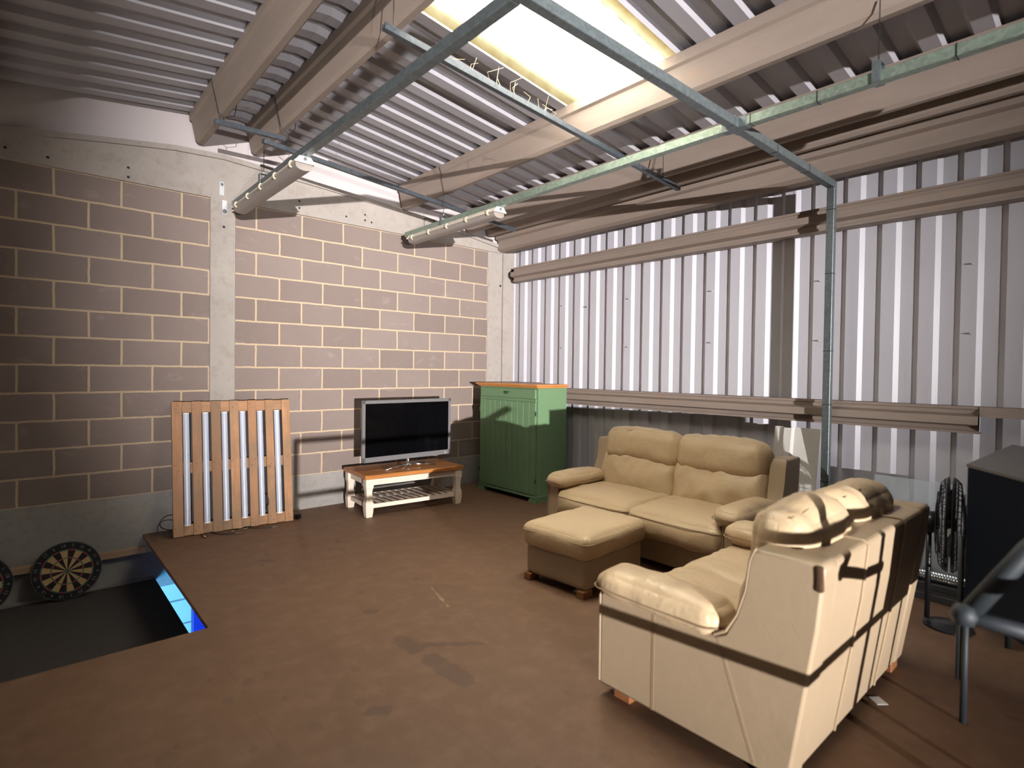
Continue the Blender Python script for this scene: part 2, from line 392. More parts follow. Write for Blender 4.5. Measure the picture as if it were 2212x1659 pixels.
struct(mb.build('trim_12', M['kerb']))
# concrete ring beam with its lip, gable sheet above it
beam = [(-14, 3.05), (-.235, 3.055), (-.235, 3.15), (-1.58, 3.33), (-2.72, 3.41), (-3.38, 3.45), (-3.70, 3.47), (-4.1, 3.45), (-4.54, 3.39), (-5.26, 3.28), (-9, 3.06)]
mb = MB(); mb.prism(beam[:-1] + [(-9, 3.08), (-14, 3.06)], -.03, .12, 'y')
lip = [(x, z) for x, z in beam[2:-1]]
mb.prism(lip + [(x, z-.045) for x, z in reversed(lip)], -.055, -.03, 'y')
mb.cur = 1
for x, z in [(-5.23, 3.13), (-4.98, 3.12), (-4.45, 3.17), (-4.45, 3.09), (-2.99, 3.19), (-2.99, 3.12), (-2.48, 3.13), (-2.26, 3.19), (-2.26, 3.13), (-2.18, 3.12)]:
    mb.lathe([(.011, -.031), (.011, -.029)], 10, 'y', (x, 0, z))
struct(mb.build('trim_1', [M['conc'], M['hole']]))
mb = MB(); mb.prism([(-9.4, 3.1), (0.05, 3.1), (.05, zr(.05)+.06), (-3.6, RIDGE+.06), (-9.4, zr(-9.4)+.06)], -.004, .05, 'y'); struct(mb.build('wall_back_gable', M['flash']))
# pillars
mb = MB(); mb.box((-3.815, -.028, -.4), (-3.595, .1, 3.06), .006); mb.cur = 1
mb.lathe([(.012, -.0295), (.012, -.027)], 10, 'y', (-3.70, 0, 2.80)); struct(mb.build('trim_2', [M['conc'], M['hole']]))
mb = MB(); mb.box((-.475, -.012, 0), (-.225, .1, 3.06), .004); mb.box((-.222, -.03, 0), (-.055, .1, 3.25), .004); mb.box((-.40, .012, 0), (.04, .1, 3.3)); mb.cur = 1
mb.lathe([(.016, -.014), (.016, -.011)], 10, 'y', (-.26, 0, 2.62)); struct(mb.build('trim_3', [M['conc'], M['hole']]))
mb = MB(); mb.prism([(-9, -.155), (-4.32, -.155), (-4.32, -.10), (-9, -.10)], -.045, -.004, 'y'); struct(mb.build('trim_4', M['timber']))
mb = MB(); mb.box((-9, -.03, -.405), (-4.26, -.004, -.385)); struct(mb.build('trim_5', M['kerb']))
mb = MB(); mb.box((-9, -2.33, -.30), (-4.345, -2.29, -.03)); mb.box((-4.30, -10, -.16), (-4.26, -2.3, -.03)); struct(mb.build('trim_6', M['pinex']))

def corr(u0, u1, pitch, depth, web, phase):
    """profile points (u, h): crest h=0 lies just beyond each phase line, pan h=depth on the near side"""
    pts = []; k = math.ceil((u0 - phase)/pitch) - 1
    half = pitch/2
    while True:
        a = phase + k*pitch
        if a - web > u1: break
        pts += [(a-web, depth), (a, 0.), (a+half-web, 0.), (a+half, depth)]; k += 1
    return [p for p in pts if u0 <= p[0] <= u1]
# wall_right: vertical trapezoid sheeting
prof = corr(-24.6, .12, .25, .024, .032, .03)
mb = MB(); vs = []; fs = []
for u, h in prof: vs += [(h, u, -.3), (h, u, 3.45)]
for i in range(len(prof)-1): fs.append((2*i, 2*i+1, 2*i+3, 2*i+2))
mb.add(vs, fs); wall_r = struct(mb.build('wall_right', M['sheet']))
# the sheets lap at y = -3.7: a narrow seam line
mb = MB(); mb.box((-.003, -3.715, 0), (.002, -3.70, 3.3)); struct(mb.build('trim_7', M['sheet']))
for y, z in [(-.94, 2.3), (-.94, 1.77), (-1.34, 2.26), (-1.95, 2.3), (-1.95, 1.76), (-2.94, 2.29), (-2.94, 1.78), (-3.93, 2.28), (-4.94, 2.29), (-3.93, 1.77), (-4.94, 1.79)]:
    b = MB(); b.lathe([(.011, .0), (.011, -.003), (.006, -.004), (.005, -.022), (.0015, -.03)], 8, 'x', (0, y, z))
    b.build('screw', M['zinc'], wall_r)
# ceiling
def roof_side(x0, x1, mb):
    prof = corr(-24.6, .19, .2475, .042, .028, -.215)
    for i in range(len(prof)-1):
        (u, h), (w, g) = prof[i], prof[i+1]; um = (u+w)/2
        spans = [(x0, x1)]
        if x1 > x0 and -3.67 < um < -2.67: spans = [(x0, -3.40), (-1.72, x1)]
        for a, b in spans:
            mb.add([(a, u, zr(a)+h), (b, u, zr(b)+h), (b, w, zr(b)+g), (a, w, zr(a)+g)], [(0, 1, 2, 3)])
mb = MB(); roof_side(-3.6, .1, mb); roof_side(-3.6, -14, mb); struct(mb.build('ceiling', M['roof']))
win = bpy.data.objects.new('window_1', None); COL.objects.link(win); struct(win); win.location = (-2.56, -3.17, 3.67)
mb = MB(); prof = corr(-3.70, -2.64, .2475, .042, .028, -.215); ox, oy, oz = win.location
for i in range(len(prof)-1):
    (u, h), (w, g) = prof[i], prof[i+1]
    mb.add([(-3.42, u, zr(-3.42)+h+.012), (-1.70, u, zr(-1.70)+h+.012), (-1.70, w, zr(-1.70)+g+.012), (-3.42, w, zr(-3.42)+g+.012)], [(0, 1, 2, 3)])
gl = mb.build('glazing', M['sky']); gl.parent = win; gl.matrix_parent_inverse = Matrix.Translation((-ox, -oy, -oz)); gl['label'] = 'milky translucent rooflight sheet'
# purlins
PP = [(0, 0), (0, -.07), (.02, -.085), (.02, -.10), (.05, -.245), (.072, -.268), (.112, -.268), (.134, -.245), (.16, -.10), (.16, -.085), (.18, -.07), (.18, 0)]
for k, (x, d) in enumerate([(-7.4, .012), (-5.65, .012), (-4.0, .0), (-3.52, -.01), (-1.87, .0), (-.93, .0), (-.60, -.03)]):
    b = MB(); z = max(min(zr(x), zr(x+.18)), 0) + .02
    sc = 1.0 if k < 6 else .9
    b.prism([(x+px, z+pz*sc-d) for px, pz in PP], -24.6, -.07, 'y'); o = struct(b.build('trim_%d' % (k+20), M['purlin'])); autosmooth(o, 25)
mb = MB(); mb.prism([(-.39, 3.34), (-.385, 3.215), (-.34, 3.20), (-.335, 3.09), (-.29, 3.065), (-.18, 3.065), (-.14, 3.09), (-.13, 3.34)], -24.6, -.05, 'y')
struct(mb.build('trim_8', M['purlin']))
# wall rails: sigma profiles, bolted to the sheeting
SG = [(-.003, .095), (-.135, .095), (-.135, .078), (-.125, .074), (-.125, .045), (-.185, .028), (-.185, -.028), (-.125, -.045), (-.125, -.074), (-.135, -.078), (-.135, -.095), (-.003, -.095)]
def sigma(zc, y0, y1, mb):
    t = .004; n = len(SG)
    outer = [(x, zc+z) for x, z in SG]
    inner = [(x+(t if -.19 < x < -.01 else 0), zc+z*(1-t/.095)) for x, z in reversed(SG)]
    mb.prism(outer + inner, y0, y1, 'y')
for nm, zc, y1 in (('trim_9', 2.77, -24.6), ('trim_10', 1.175, -5.02)):
    b = MB(); sigma(zc, y1, -.13, b); struct(b.build(nm, M['purlin']))
b = MB(); b.prism([(-.006, 1.20), (-.14, 1.20), (-.14, 1.27), (-.006, 1.27)], -24.6, -5.02, 'y'); struct(b.build('trim_11', M['purlin']))
# far unseen sides close the room
for nm, a, b_ in (('wall_left', (-14.05, -24.6, -2.6), (-14, .1, 3.9)), ('wall_front', (-14, -24.65, -.1), (0.1, -24.6, 3.9))):
    b = MB(); b.box(a, b_); struct(b.build(nm, M['kerb']))
b = MB(); b.box((-9, -6.05, -2.6), (0, -6, -.03)); b.box((0, -6, -2.6), (.05, .1, -.03)); struct(b.build('wall_lower_side', M['lowblock']))
b = MB(); b.box((-4.0, -.30, -2.6), (-3.90, -.20, -.03)); tag(b.build('steel_post', M['bluepost']), 'deep blue post seen through the gap under the deck edge', 'post')

# ------------------------------------------------------------------ metal plates on the pillar
for (x, z, h, lab, bolt) in ((-3.72, 3.155, .13, 'small zinc plate screwed to the concrete beam above the pillar', .035), (-3.695, 2.985, .13, 'small zinc plate with big washer at the pillar top', -.04)):
    t = thing('metal_plate', lab, 'bracket', (x, -.03 if z > 3.1 else -.028, z))
    b = MB(); b.box((-.021, -.005, -h/2), (.021, 0, h/2), .001); b.build('plate', M['zinc'], t)
    b = MB(); b.lathe([(.012, -.005), (.012, -.011), (.006, -.014)], 12, 'y', (0, 0, bolt)); b.build('bolt', M['galv'], t)
    if z < 3.1:
        b = MB(); b.lathe([(.020, -.005), (.020, -.008)], 16, 'y', (0, 0, bolt)); b.build('washer', M['galv'], t)

# ------------------------------------------------------------------ trunking grid, struts, hangers
def chan(mb, p0, p1, w=.056):
    p0, p1 = Vector(p0), Vector(p1); d = p1-p0
    lo = [min(a, b) for a, b in zip(p0, p1)]; hi = [max(a, b) for a, b in zip(p0, p1)]
    ax = max(range(3), key=lambda i: abs(d[i]))
    a = [lo[i] if i == ax else lo[i]-w/2 for i in range(3)]; b = [hi[i] if i == ax else hi[i]+w/2 for i in range(3)]
    mb.box(a, b, .003)
XA, XB, YC, ZT = -3.63, -1.84, -4.09, 3.0
def trunk(name, label, segs, mat, seams):
    t = thing(name, label, 'cable trunking', segs[0][0])
    o = Vector(segs[0][0])
    for p0, p1 in segs:
        b = MB(); chan(b, Vector(p0)-o, Vector(p1)-o); b.build('channel', mat, t)
    for p, ax in seams:
        b = MB(); q = Vector(p)-o; e = [.0295]*3; e[ax] = .0025
        b.box([q[i]-e[i] for i in range(3)], [q[i]+e[i] for i in range(3)]); b.build('joint_band', M['iron'], t)
    return t
trunk('cable_trunking', 'galvanised trunking carrying the strip light nearest the pillar', [((XA, -.12, ZT), (XA, -4.06, ZT))], M['galv'], [])
trunk('cable_trunking', 'long greenish galvanised trunking carrying the strip light nearest the corner', [((XB, -.22, ZT), (XB, -4.03, ZT)), ((XB, -4.15, ZT), (XB, -6.4, ZT))], M['galvg'],
      [((XB, -4.19, ZT), 1), ((XB, -4.56, ZT), 1), ((XB, -5.16, ZT), 1)])
tc = trunk('cable_trunking', 'galvanised trunking crossing under the skylight and dropping down the wall as a square post', [((-3.66, YC, ZT), (-1.90, YC, ZT)), ((-1.78, YC, ZT), (-.222, YC, ZT)), ((-.25, YC, 2.972), (-.25, YC, 0))], M['galv'],
      [((-1.32, YC, ZT), 0), ((-.78, YC, ZT), 0)] + [((-.25, YC, z), 2) for z in (2.80, 2.29, 1.67, 1.24, .62)])
b = MB(); o = Vector((-3.66, YC, ZT)); q = Vector((XB, YC, ZT)) - o
b.box((q.x-.075, q.y-.032, q.z-.031), (q.x+.075, q.y+.032, q.z+.031)); b.box((q.x-.032, q.y-.075, q.z-.0305), (q.x+.032, q.y+.075, q.z+.0305))
jx = b.build('junction_box', M['galv'], tc)
b = MB(); b.box((q.x-.02, q.y+.028, q.z-.03), (q.x+.03, q.y+.034, q.z+.04)); b.build('cover_plate', M['zinc'], jx)
def strut(label, p0, p1, y):
    t = thing('strut_rail', label, 'support rail', (p0[0], y, p0[1]), group='slotted struts hung below the roof')
    L = math.hypot(p1[0]-p0[0], p1[1]-p0[1]); a = math.atan2(p1[1]-p0[1], p1[0]-p0[0]); t.rotation_euler = (0, -a, 0)
    b = MB(); b.prism([(-.018, -.018), (.018, -.018), (.018, .018), (.010, .018), (.010, -.011), (-.010, -.011), (-.010, .018), (-.018, .018)], 0, L, 'x'); b.build('channel', M['strut'], t)
    return t
strut('short grey strut hung below the two ridge beams, above the strip light by the pillar', (-3.99, 3.42), (-3.44, 3.43), -.9)
strut('long thin grey strut running from the pillar strip light towards the corner', (-3.62, 3.375), (-.78, 3.125), -.88)
strut('long thin cobwebbed grey strut running below the skylight edge', (-3.65, 3.35), (-.72, 3.12), -3.0)
def hanger(label, x, y, z0, z1, wide=True, loop=None):
    t = thing('wire_hanger', label, 'hanger', (x, y, z0), group='wire hangers of the trunking')
    if z0 < 3.1:
        b = MB(); w = .034
        for s_ in (-1, 1): b.box((s_*w-.003, -.02, -.03), (s_*w+.003, .02, .075))
        b.box((-w, -.02, .072), (w, .02, .078)); b.build('bracket', M['galv'], t)
        b = MB(); b.lathe([(.008, .078), (.008, .09)], 8, 'z'); b.build('nut', M['zinc'], t); zb = .085
    else: zb = 0
    b = MB(); b.tube([(0, 0, zb), (0, 0, z1-z0)], .0028, 6); b.build('wire', M['iron'], t)
    if loop:
        b = MB(); lx, zt, zb2 = loop
        b.tube([(lx-.02-x, 0, zt-z0), (lx+.035-x, .0, zb2+.02-z0), (0, 0, z1-z0), (lx+.15-x, 0, zb2+.02-z0), (lx+.2-x, 0, zt-z0)], .003, 6); b.build('wire_loop', M['iron'], t)
    return t
hanger('wire hanger above the strip light by the pillar', XA, -.95, ZT, 3.37)
hanger('wire hanger above the strip light by the corner', XB, -.95, ZT, 3.30, loop=(-1.87, 3.58, 3.32))
hanger('wire hanger in the dark top corner by the wall rails', XB, -4.84, ZT, 3.40)
hanger('wire looped round the first ridge beam above the short strut', -3.93, -.92, 3.44, 3.46, loop=(-4.0, 3.74, 3.47))
hanger('wire looped round the second ridge beam near the pillar', -3.42, -.92, 3.38, 3.47, loop=(-3.52, 3.77, 3.50))
hanger('wire hanging from the ridge beam beside the skylight', -3.60, -3.02, 3.37, 3.76)
hanger('wire hanging from the beam under the trunking near the wall rails', -1.0, -3.02, 3.15, 3.42)
# cobweb threads on the strut under the skylight
b = MB(); rnd = random.Random(3)
for k in range(16):
    x = -3.3 + rnd.random()*1.0; z = 3.345 - .078*(x+3.65)
    p = [(x, -3.0, z), (x+rnd.uniform(-.06, .06), -3.0+rnd.uniform(-.03, .03), z+rnd.uniform(.03, .08)), (x+rnd.uniform(-.05, .08), -3.0+rnd.uniform(-.05, .05), z+rnd.uniform(.06, .16))]
    b.tube(p, .0012, 4)
tag(b.build('cobweb', simple('dusty web', (.55, .46, .30), .9)), 'straw coloured cobwebs hanging on the strut below the skylight', 'cobweb')['kind'] = 'stuff'

# ------------------------------------------------------------------ strip lights
def strip(label, x, y0, y1):
    t = thing('strip_light', label, 'strip light', (x, (y0+y1)/2, ZT-.0285), group='unlit twin strip lights under the trunking')
    L = y1-y0; h = L/2
    b = MB(); b.prism([(-.040, 0), (.040, 0), (.062, -.030), (.072, -.036), (.072, -.043), (-.072, -.043), (-.072, -.036), (-.062, -.030)], -h, h, 'y'); b.build('housing', M['housing'], t)
    b = MB(); n = 10; pr = [(-.062, -.043)] + [(-.062*math.cos(PI*k/n)*(1 if 0 < k < n else 1), -.046-.048*math.sin(PI*k/n)**.6) for k in range(n+1)] + [(.062, -.043)]
    b.prism(pr, -h+.015, h-.015, 'y'); d = b.build('diffuser', M['lens'], t); autosmooth(d, 40)
    for s_ in (-1, 1):
        b = MB(); b.prism([(-.041, .001), (.041, .001), (.064, -.030), (.074, -.036), (.074, -.045), (-.074, -.045), (-.074, -.036), (-.064, -.030)], s_*h-.004, s_*h+.004, 'y'); cp = b.build('end_cap', M['cap'], t)
        b = MB(); b.lathe([(.013, s_*(h+.004)), (.013, s_*(h+.009)), (.009, s_*(h+.009)), (.009, s_*(h+.006)), (.004, s_*(h+.006)), (.004, s_*(h+.010))], 14, 'y', (0, 0, -.018)); b.build('plug', M['black'] if s_ > 0 else M['bezel'], cp)
    for s_ in (-1, 1):
        b = MB(); b.tube([(s_*.026, -h+.03, -.066), (s_*.026, h-.03, -.066)], .013, 10); b.build('tube', M['tube'], t)
    for k in range(5):
        for s_ in (-1, 1):
            y = -h + .10 + k*(L-.2)/4
            b = MB()
            b.prism([(s_*(.060+.020*math.cos(a)), -.040+.026*math.sin(a)) for a in [R(-95+19*q) for q in range(11)]] + [(s_*(.060+.012*math.cos(a)), -.040+.017*math.sin(a)) for a in [R(95-19*q) for q in range(11)]], y-.010, y+.010, 'y')
            b.build('clip', M['clip'], t)
    return t
s1 = strip('unlit strip light hanging in front of the concrete pillar', XA, -1.84, -.30)
s2 = strip('unlit strip light hanging close to the corner of the two walls', XB, -1.86, -.34)

# ------------------------------------------------------------------ cushions
def cushion(w, d, h, r=.05, n=14, puff=(0, 0, 0), wr=.004, seed=0, sag=0, wscale=7., taper=None):
    """rounded box of size w,d,h centred at 0; puff = outward bulge of x, y, z faces; wr = wrinkle height"""
    b = MB(); vs = {}; V = []; F = []
    def key(p): return tuple(round(c, 5) for c in p)
    def vert(a, bb, c):
        k = key((a, bb, c))
        if k in vs: return vs[k]
        hx, hy, hz = w/2, d/2, h/2
        p = Vector((a*hx, bb*hy, c*hz)); rr = min(r, hx, hy, hz)
        q = Vector((max(-hx+rr, min(hx-rr, p.x)), max(-hy+rr, min(hy-rr, p.y)), max(-hz+rr, min(hz-rr, p.z))))
        dlt = p-q; nrm = dlt.normalized() if dlt.length > 1e-6 else Vector((0, 0, 1))
        p = q + nrm*rr if dlt.length > 1e-6 else p
        p.x += puff[0]*a*(1-bb*bb)*(1-c*c); p.y += puff[1]*bb*(1-a*a)*(1-c*c); p.z += puff[2]*c*(1-a*a)*(1-bb*bb)
        f = noise.noise(Vector((p.x*wscale+seed, p.y*wscale, p.z*wscale)))
        g = 1-abs(noise.noise(Vector((p.x*wscale*1.7+seed*3, p.y*wscale*.9, p.z*wscale*.9+4))))*2
        p += nrm*(f*wr*1.2 + g*wr*.8)
        if taper: p = taper(p, a, bb, c)
        vs[k] = len(V); V.append(tuple(p)); return vs[k]
    # denser near the edges
    def L(m, ln):
        e = min(r, ln/2)/(ln/2); pts = []
        for i in range(4): pts.append(-1 + e*(1-math.cos(PI/2*i/4))*1.0)
        k = max(2, m)
        for i in range(k+1): pts.append(-1+e + (2-2*e)*i/k)
        for i in range(3, -1, -1): pts.append(1 - e*(1-math.cos(PI/2*i/4)))
        o = []
        for p in pts:
            if not o or p-o[-1] > 1e-4: o.append(min(1, p))
        return o
    X = L(max(4, int(w*n*1.6)), w); Y = L(max(4, int(d*n*1.6)), d); Z = L(max(3, int(h*n*1.6)), h)
    for s_ in (-1, 1):
        for i in range(len(X)-1):
            for j in range(len(Y)-1): F.append([vert(X[i], Y[j], s_), vert(X[i+1], Y[j], s_), vert(X[i+1], Y[j+1], s_), vert(X[i], Y[j+1], s_)])
            for j in range(len(Z)-1): F.append([vert(X[i], s_, Z[j]), vert(X[i+1], s_, Z[j]), vert(X[i+1], s_, Z[j+1]), vert(X[i], s_, Z[j+1])])
        for i in range(len(Y)-1):
            for j in range(len(Z)-1): F.append([vert(s_, Y[i], Z[j]), vert(s_, Y[i+1], Z[j]), vert(s_, Y[i+1], Z[j+1]), vert(s_, Y[i], Z[j+1])])
    b.add(V, [tuple(f) for f in F]); return b
def ring(w, d, z, r, off=0., seg=5):
    """rounded rectangle outline at height z"""
    pts = []; hw, hd = w/2+off, d/2+off
    for cx, cy, a0 in ((hw-r, hd-r, 0), (-hw+r, hd-r, 90), (-hw+r, -hd+r, 180), (hw-r, -hd+r, 270)):
        for k in range(seg+1): a = R(a0+90*k/seg); pts.append((cx+r*math.cos(a), cy+r*math.sin(a), z))
    # subdivide the straights so the ring can follow a puffed face
    out = []
    for i, p in enumerate(pts):
        q = pts[(i+1) % len(pts)]; dd = math.dist(p, q); k = max(1, int(dd/.05))
        for t in range(k): out.append(tuple(a+(b_-a)*t/k for a, b_ in zip(p, q)))
    return out

# ------------------------------------------------------------------ sofas
def sofa(label, W, loc, rz, seed, group=None):
    t = thing('leather_sofa', label, 'sofa', loc, (0, 0, rz), group)
    AW = .125; D = .93; hw = W/2
    # side panel outline: y from the front, z up
    side = [(.0, .05), (.0, .465), (.02, .485), (.56, .475), (.60, .50), (.64, .58), (.67, .68), (.685, .80), (.705, .845), (.93, .85), (.945, .835), (.925, .62), (.885, .35), (.84, .05)]
    for s_ in (-1, 1):
        b = MB(); x0 = s_*(hw-AW); x1 = s_*hw
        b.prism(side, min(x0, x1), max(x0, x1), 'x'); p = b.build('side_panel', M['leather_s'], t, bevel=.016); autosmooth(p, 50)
        xo = s_*(hw+.0005)
        b = MB(); edge = [(xo-s_*.006, y, z) for y, z in [(.555, .478), (.60, .505), (.645, .585), (.675, .685), (.69, .80), (.71, .850)]]
        b.tube(edge, .0065, 6); b.build('piping', M['leather_s'], p)
        for dy in (-.004, .004):
            b = MB(); b.tube([(xo, .285+dy, .47), (xo, .285+dy, .055)], .0016, 5); b.build('stitching', M['seam'], p)
            b = MB(); b.tube([(xo, .575+dy, .47), (xo, .72+dy, .06)], .0016, 5); b.build('stitching', M['seam'], p)
        b = MB(); xi = x0; ff = [(x0+s_*.004, -.002, .06), (x0+s_*.004, -.004, .455), (x0+s_*.025, -.004, .483), (x1-s_*.025, -.004, .483), (x1-s_*.004, -.004, .455), (x1-s_*.004, -.002, .06)]
        b.tube(ff, .0055, 6); b.build('piping', M['leather_s'], p)
    # front skirt, body and back
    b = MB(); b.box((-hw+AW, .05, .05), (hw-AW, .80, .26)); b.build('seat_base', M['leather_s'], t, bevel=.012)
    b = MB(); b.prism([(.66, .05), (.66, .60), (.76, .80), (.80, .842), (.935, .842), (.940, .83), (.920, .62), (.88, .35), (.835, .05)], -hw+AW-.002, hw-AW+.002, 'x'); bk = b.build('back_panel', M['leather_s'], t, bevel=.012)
    prof = [(.76, .846), (.80, .8465), (.925, .8465), (.944, .832), (.9245, .62), (.8845, .35), (.8395, .06)]
    for xs in (-hw*.36, hw*.36):
        b = MB(); b.tube([(xs, y, z) for y, z in prof], .005, 6); b.build('piping', M['leather_s'], bk)
    n = 2; cw = (W-2*AW)/n
    for k in range(n):
        cx = -hw+AW+cw*(k+.5)
        def tap(p, a, bb, c):
            # the front of the seat rolls down
            f = max(0, (-bb-.2))/.8
            p.z -= .02*f*f; return p
        b = cushion(cw+.004, .66, .20, .055, 18, (.004, .035, .022), .007, seed+k*3.3, taper=tap)
        o = b.build('seat_cushion', M['leather'], t, smooth=True, loc=(cx, .295, .352))
        b = MB(); rg = [(x, y-.035*(1-(2*x/cw)**2)*(1 if y < 0 else 0)*.75, z-(.015 if y < -.25 else 0)) for x, y, z in ring(cw-.0, .66, .058, .055, .0)]
        rg = [p_ for p_ in rg if p_[1] < .10]; rg.sort(key=lambda q: math.atan2(q[0], -q[1]))
        b.tube(rg, .0032, 5); b.build('piping', M['seam'], o)
        # lumbar cushion leaning on the frame
        b = cushion(cw-.002, .17, .36, .06, 20, (.0, .045, .0), .017, seed+11+k*2.1, wscale=5.5)
        b.build('back_cushion', M['leather'], t, smooth=True, loc=(cx, .662, .560), rot=(R(-15), 0, 0))
        # headrest roll
        def tp(p, a, bb, c):
            k_ = 1-.07*abs(a)**4; p.y *= k_; p.z = p.z*k_ - .004*abs(a)**3; return p
        b = cushion(cw-.002, .205, .305, .085, 20, (.008, .025, .012), .015, seed+23+k*1.7, wscale=5., taper=tp)
        hr = b.build('headrest', M['leather'], t, smooth=True, loc=(cx, .712, .805), rot=(R(-11), 0, 0))
        for yy, zz in ((-.085, .120), (.030, .156)):
            pts = [((-.5+q/16)*(cw-.07), yy*(1-.08*abs(q/8-1)**4)*1.02, zz*(1-.10*abs(q/8-1)**4)+.006*math.sin(q*1.3)) for q in range(17)]
            b = MB(); b.tube(pts, .0028, 5); b.build('piping', M['seam'], hr)
    for s_ in (-1, 1):
        b = cushion(.215, .585, .120, .058, 14, (.012, .02, .020), .0055, seed+40+s_, wscale=8.)
        o = b.build('arm_pad', M['leather'], t, smooth=True, loc=(s_*(hw-.088), .265, .512))
        b = MB(); b.tube(ring(.215, .585, -.012, .058, .012), .0032, 5, closed=True); b.build('piping', M['seam'], o)
    for sx in (-1, 1):
        for y in (.06, .74):
            b = MB(); b.box((sx*(hw-.03)-.0-(.10 if sx > 0 else 0), y-.0, 0), (sx*(hw-.03)+(.10 if sx < 0 else 0), y+.09, .052), .004); b.build('foot', M['foot'], t)
    return t
# local front faces -y.  the far sofa faces -x; the near sofa faces +y
sf1 = sofa('cream leather sofa standing along the white metal wall, seen from its front', 1.77, (-1.59, -3.165, 0), R(-90), 1.)
sf2 = sofa('cream leather sofa seen from behind, with a torn rear corner', 1.38, (-2.44, -4.14, 0), R(180), 5.)
b = MB(); 
bmv = cushion(.014, .022, .085, .007, 30, (0, 0, 0), .004, 3); tr = bmv.build('tear', M['torn'], sf2, smooth=True, loc=(.6855, .926, .800)); tr['label'] = 'torn brown patch showing the padding'

# ottoman
t = thing('footstool', 'cream leather footstool on short orange feet in front of the far sofa', 'footstool', (-2.065, -3.125, 0), (0, 0, R(4)))
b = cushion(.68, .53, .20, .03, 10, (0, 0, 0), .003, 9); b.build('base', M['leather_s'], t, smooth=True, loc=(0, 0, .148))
b = cushion(.735, .585, .165, .055, 13, (.008, .008, .022), .004, 13); cu = b.build('cushion', M['leather'], t, smooth=True, loc=(0, 0, .325))
b = MB(); b.tube(ring(.735, .585, .032, .055, .004), .003, 5, closed=True); b.build('piping', M['seam'], cu)
for sx in (-1, 1):
    for sy in (-1, 1):
        b = MB(); b.box((sx*.31-.05, sy*.235-.03, 0), (sx*.31+.03 if sx > 0 else sx*.31+.05, sy*.235+.03, .05), .004); b.build('foot', M['foot'], t)
def paper(label, x, y, rz, w, d):
    b = MB(); b.box((-w/2, -d/2, 0), (w/2, d/2, .0015)); tag(b.build('paper_scrap', M['paper'], loc=(x, y, .0), rot=(0, 0, rz)), label, 'paper')
paper('white paper scrap lying under the footstool', -2.31, -3.28, .4, .07, .05)
paper('white paper scrap on the floor behind the near sofa', -2.20, -5.00, .9, .06, .05)
for lab, x, y, s_ in (('tiny dark leaf on the floor left of the footstool', -1.67-.62, -2.12-.52, 1),):
    pass
b = MB(); b.tube([(-.02, 0, .003), (0, .008, .012), (.022, .003, .004)], [.003, .007, .002], 6); tag(b.build('dead_leaf', M['iron'], loc=(-1.67, -2.13, 0)), 'tiny dark curled leaf on the floor beyond the footstool', 'leaf')

# ------------------------------------------------------------------ pallet with light tubes
PW, PL = 1.0, 1.175
pal = thing('wooden_pallet', 'wooden pallet leaning on the block wall, light tubes between its boards', 'pallet', (-3.662, -.352, .005), (R(-8.0), 0, R(-4.2)))
pal.rotation_mode = 'XYZ'
bw = [.080, .077, .080, .078, .073, .071, .075]
cxs = [(-.5+.040)+i*(1.0-.077)/6 for i in range(7)]
for i in range(7):
    b = MB(); b.box((-bw[i]/2, 0, 0), (bw[i]/2, .019, PL), .002); bd = b.build('deck_board', M['pine'], pal, loc=(cxs[i], 0, 0))
    b = MB()
    for z in (.035, .07, PL/2-.02, PL/2+.03, PL-.035, PL-.065):
        xx = random.uniform(-.03, .03); b.lathe([(.0035, -.0012), (.0035, .001)], 8, 'y', (xx, 0, z))
    b.build('nail', M['iron'], bd)
for z in (.05, PL/2, PL-.05):
    b = MB(); b.box((-.5, .019, z-.048), (.5, .040, z+.048), .002); b.build('stringer_board', M['pinex'], pal)
    for x in (-.43, 0, .43):
        b = MB(); b.box((x-.065, .040, z-.048), (x+.065, .105, z+.048), .003); b.build('block', M['pinex'], pal)
b = MB(); b.box((-.495, .1005, .01), (.495, .1045, PL-.01)); b.build('gap_shade_sheet', M['black'], pal)  # added black sheet, stands in for the shade between the boards
for x in (-.44, 0, .44):
    b = MB(); b.box((x-.05, .105, 0), (x+.05, .122, PL), .002); b.build('bottom_board', M['pine'], pal)
LM = Euler(pal.rotation_euler).to_matrix().to_4x4(); LM.translation = pal.location
tops = ['first tube from the dartboard side', 'second tube from the dartboard side', 'third tube from the dartboard side', 'third tube from the television side', 'second tube from the television side', 'tube nearest the television']
for i in range(6):
    x = cxs[i]+bw[i]/2+.0285; q = LM @ Vector((x, .0, .0))
    tb = thing('light_tube', 'milky light tube in the pallet, ' + tops[i], 'light tube', q, tuple(pal.rotation_euler), 'light tubes fixed in the pallet')
    b = MB(); b.tube([(0, -.010, .098), (0, -.010, PL-.112)], .026, 18); d = b.build('diffuser', M['tube'], tb, smooth=False); autosmooth(d, 50)
    for z0, z1 in ((.09, .099), (PL-.113, PL-.104)):
        b = MB(); b.tube([(0, -.010, z0), (0, -.010, z1)], .027, 18); c_ = b.build('end_cap', M['cap'], tb); autosmooth(c_, 50)
    if i in (2, 5):
        b = MB(); b.tube([(-.030, .006, .12), (-.032, .004, .5), (-.031, .008, PL-.13)], .003, 6); b.build('wire', M['cable'], tb)
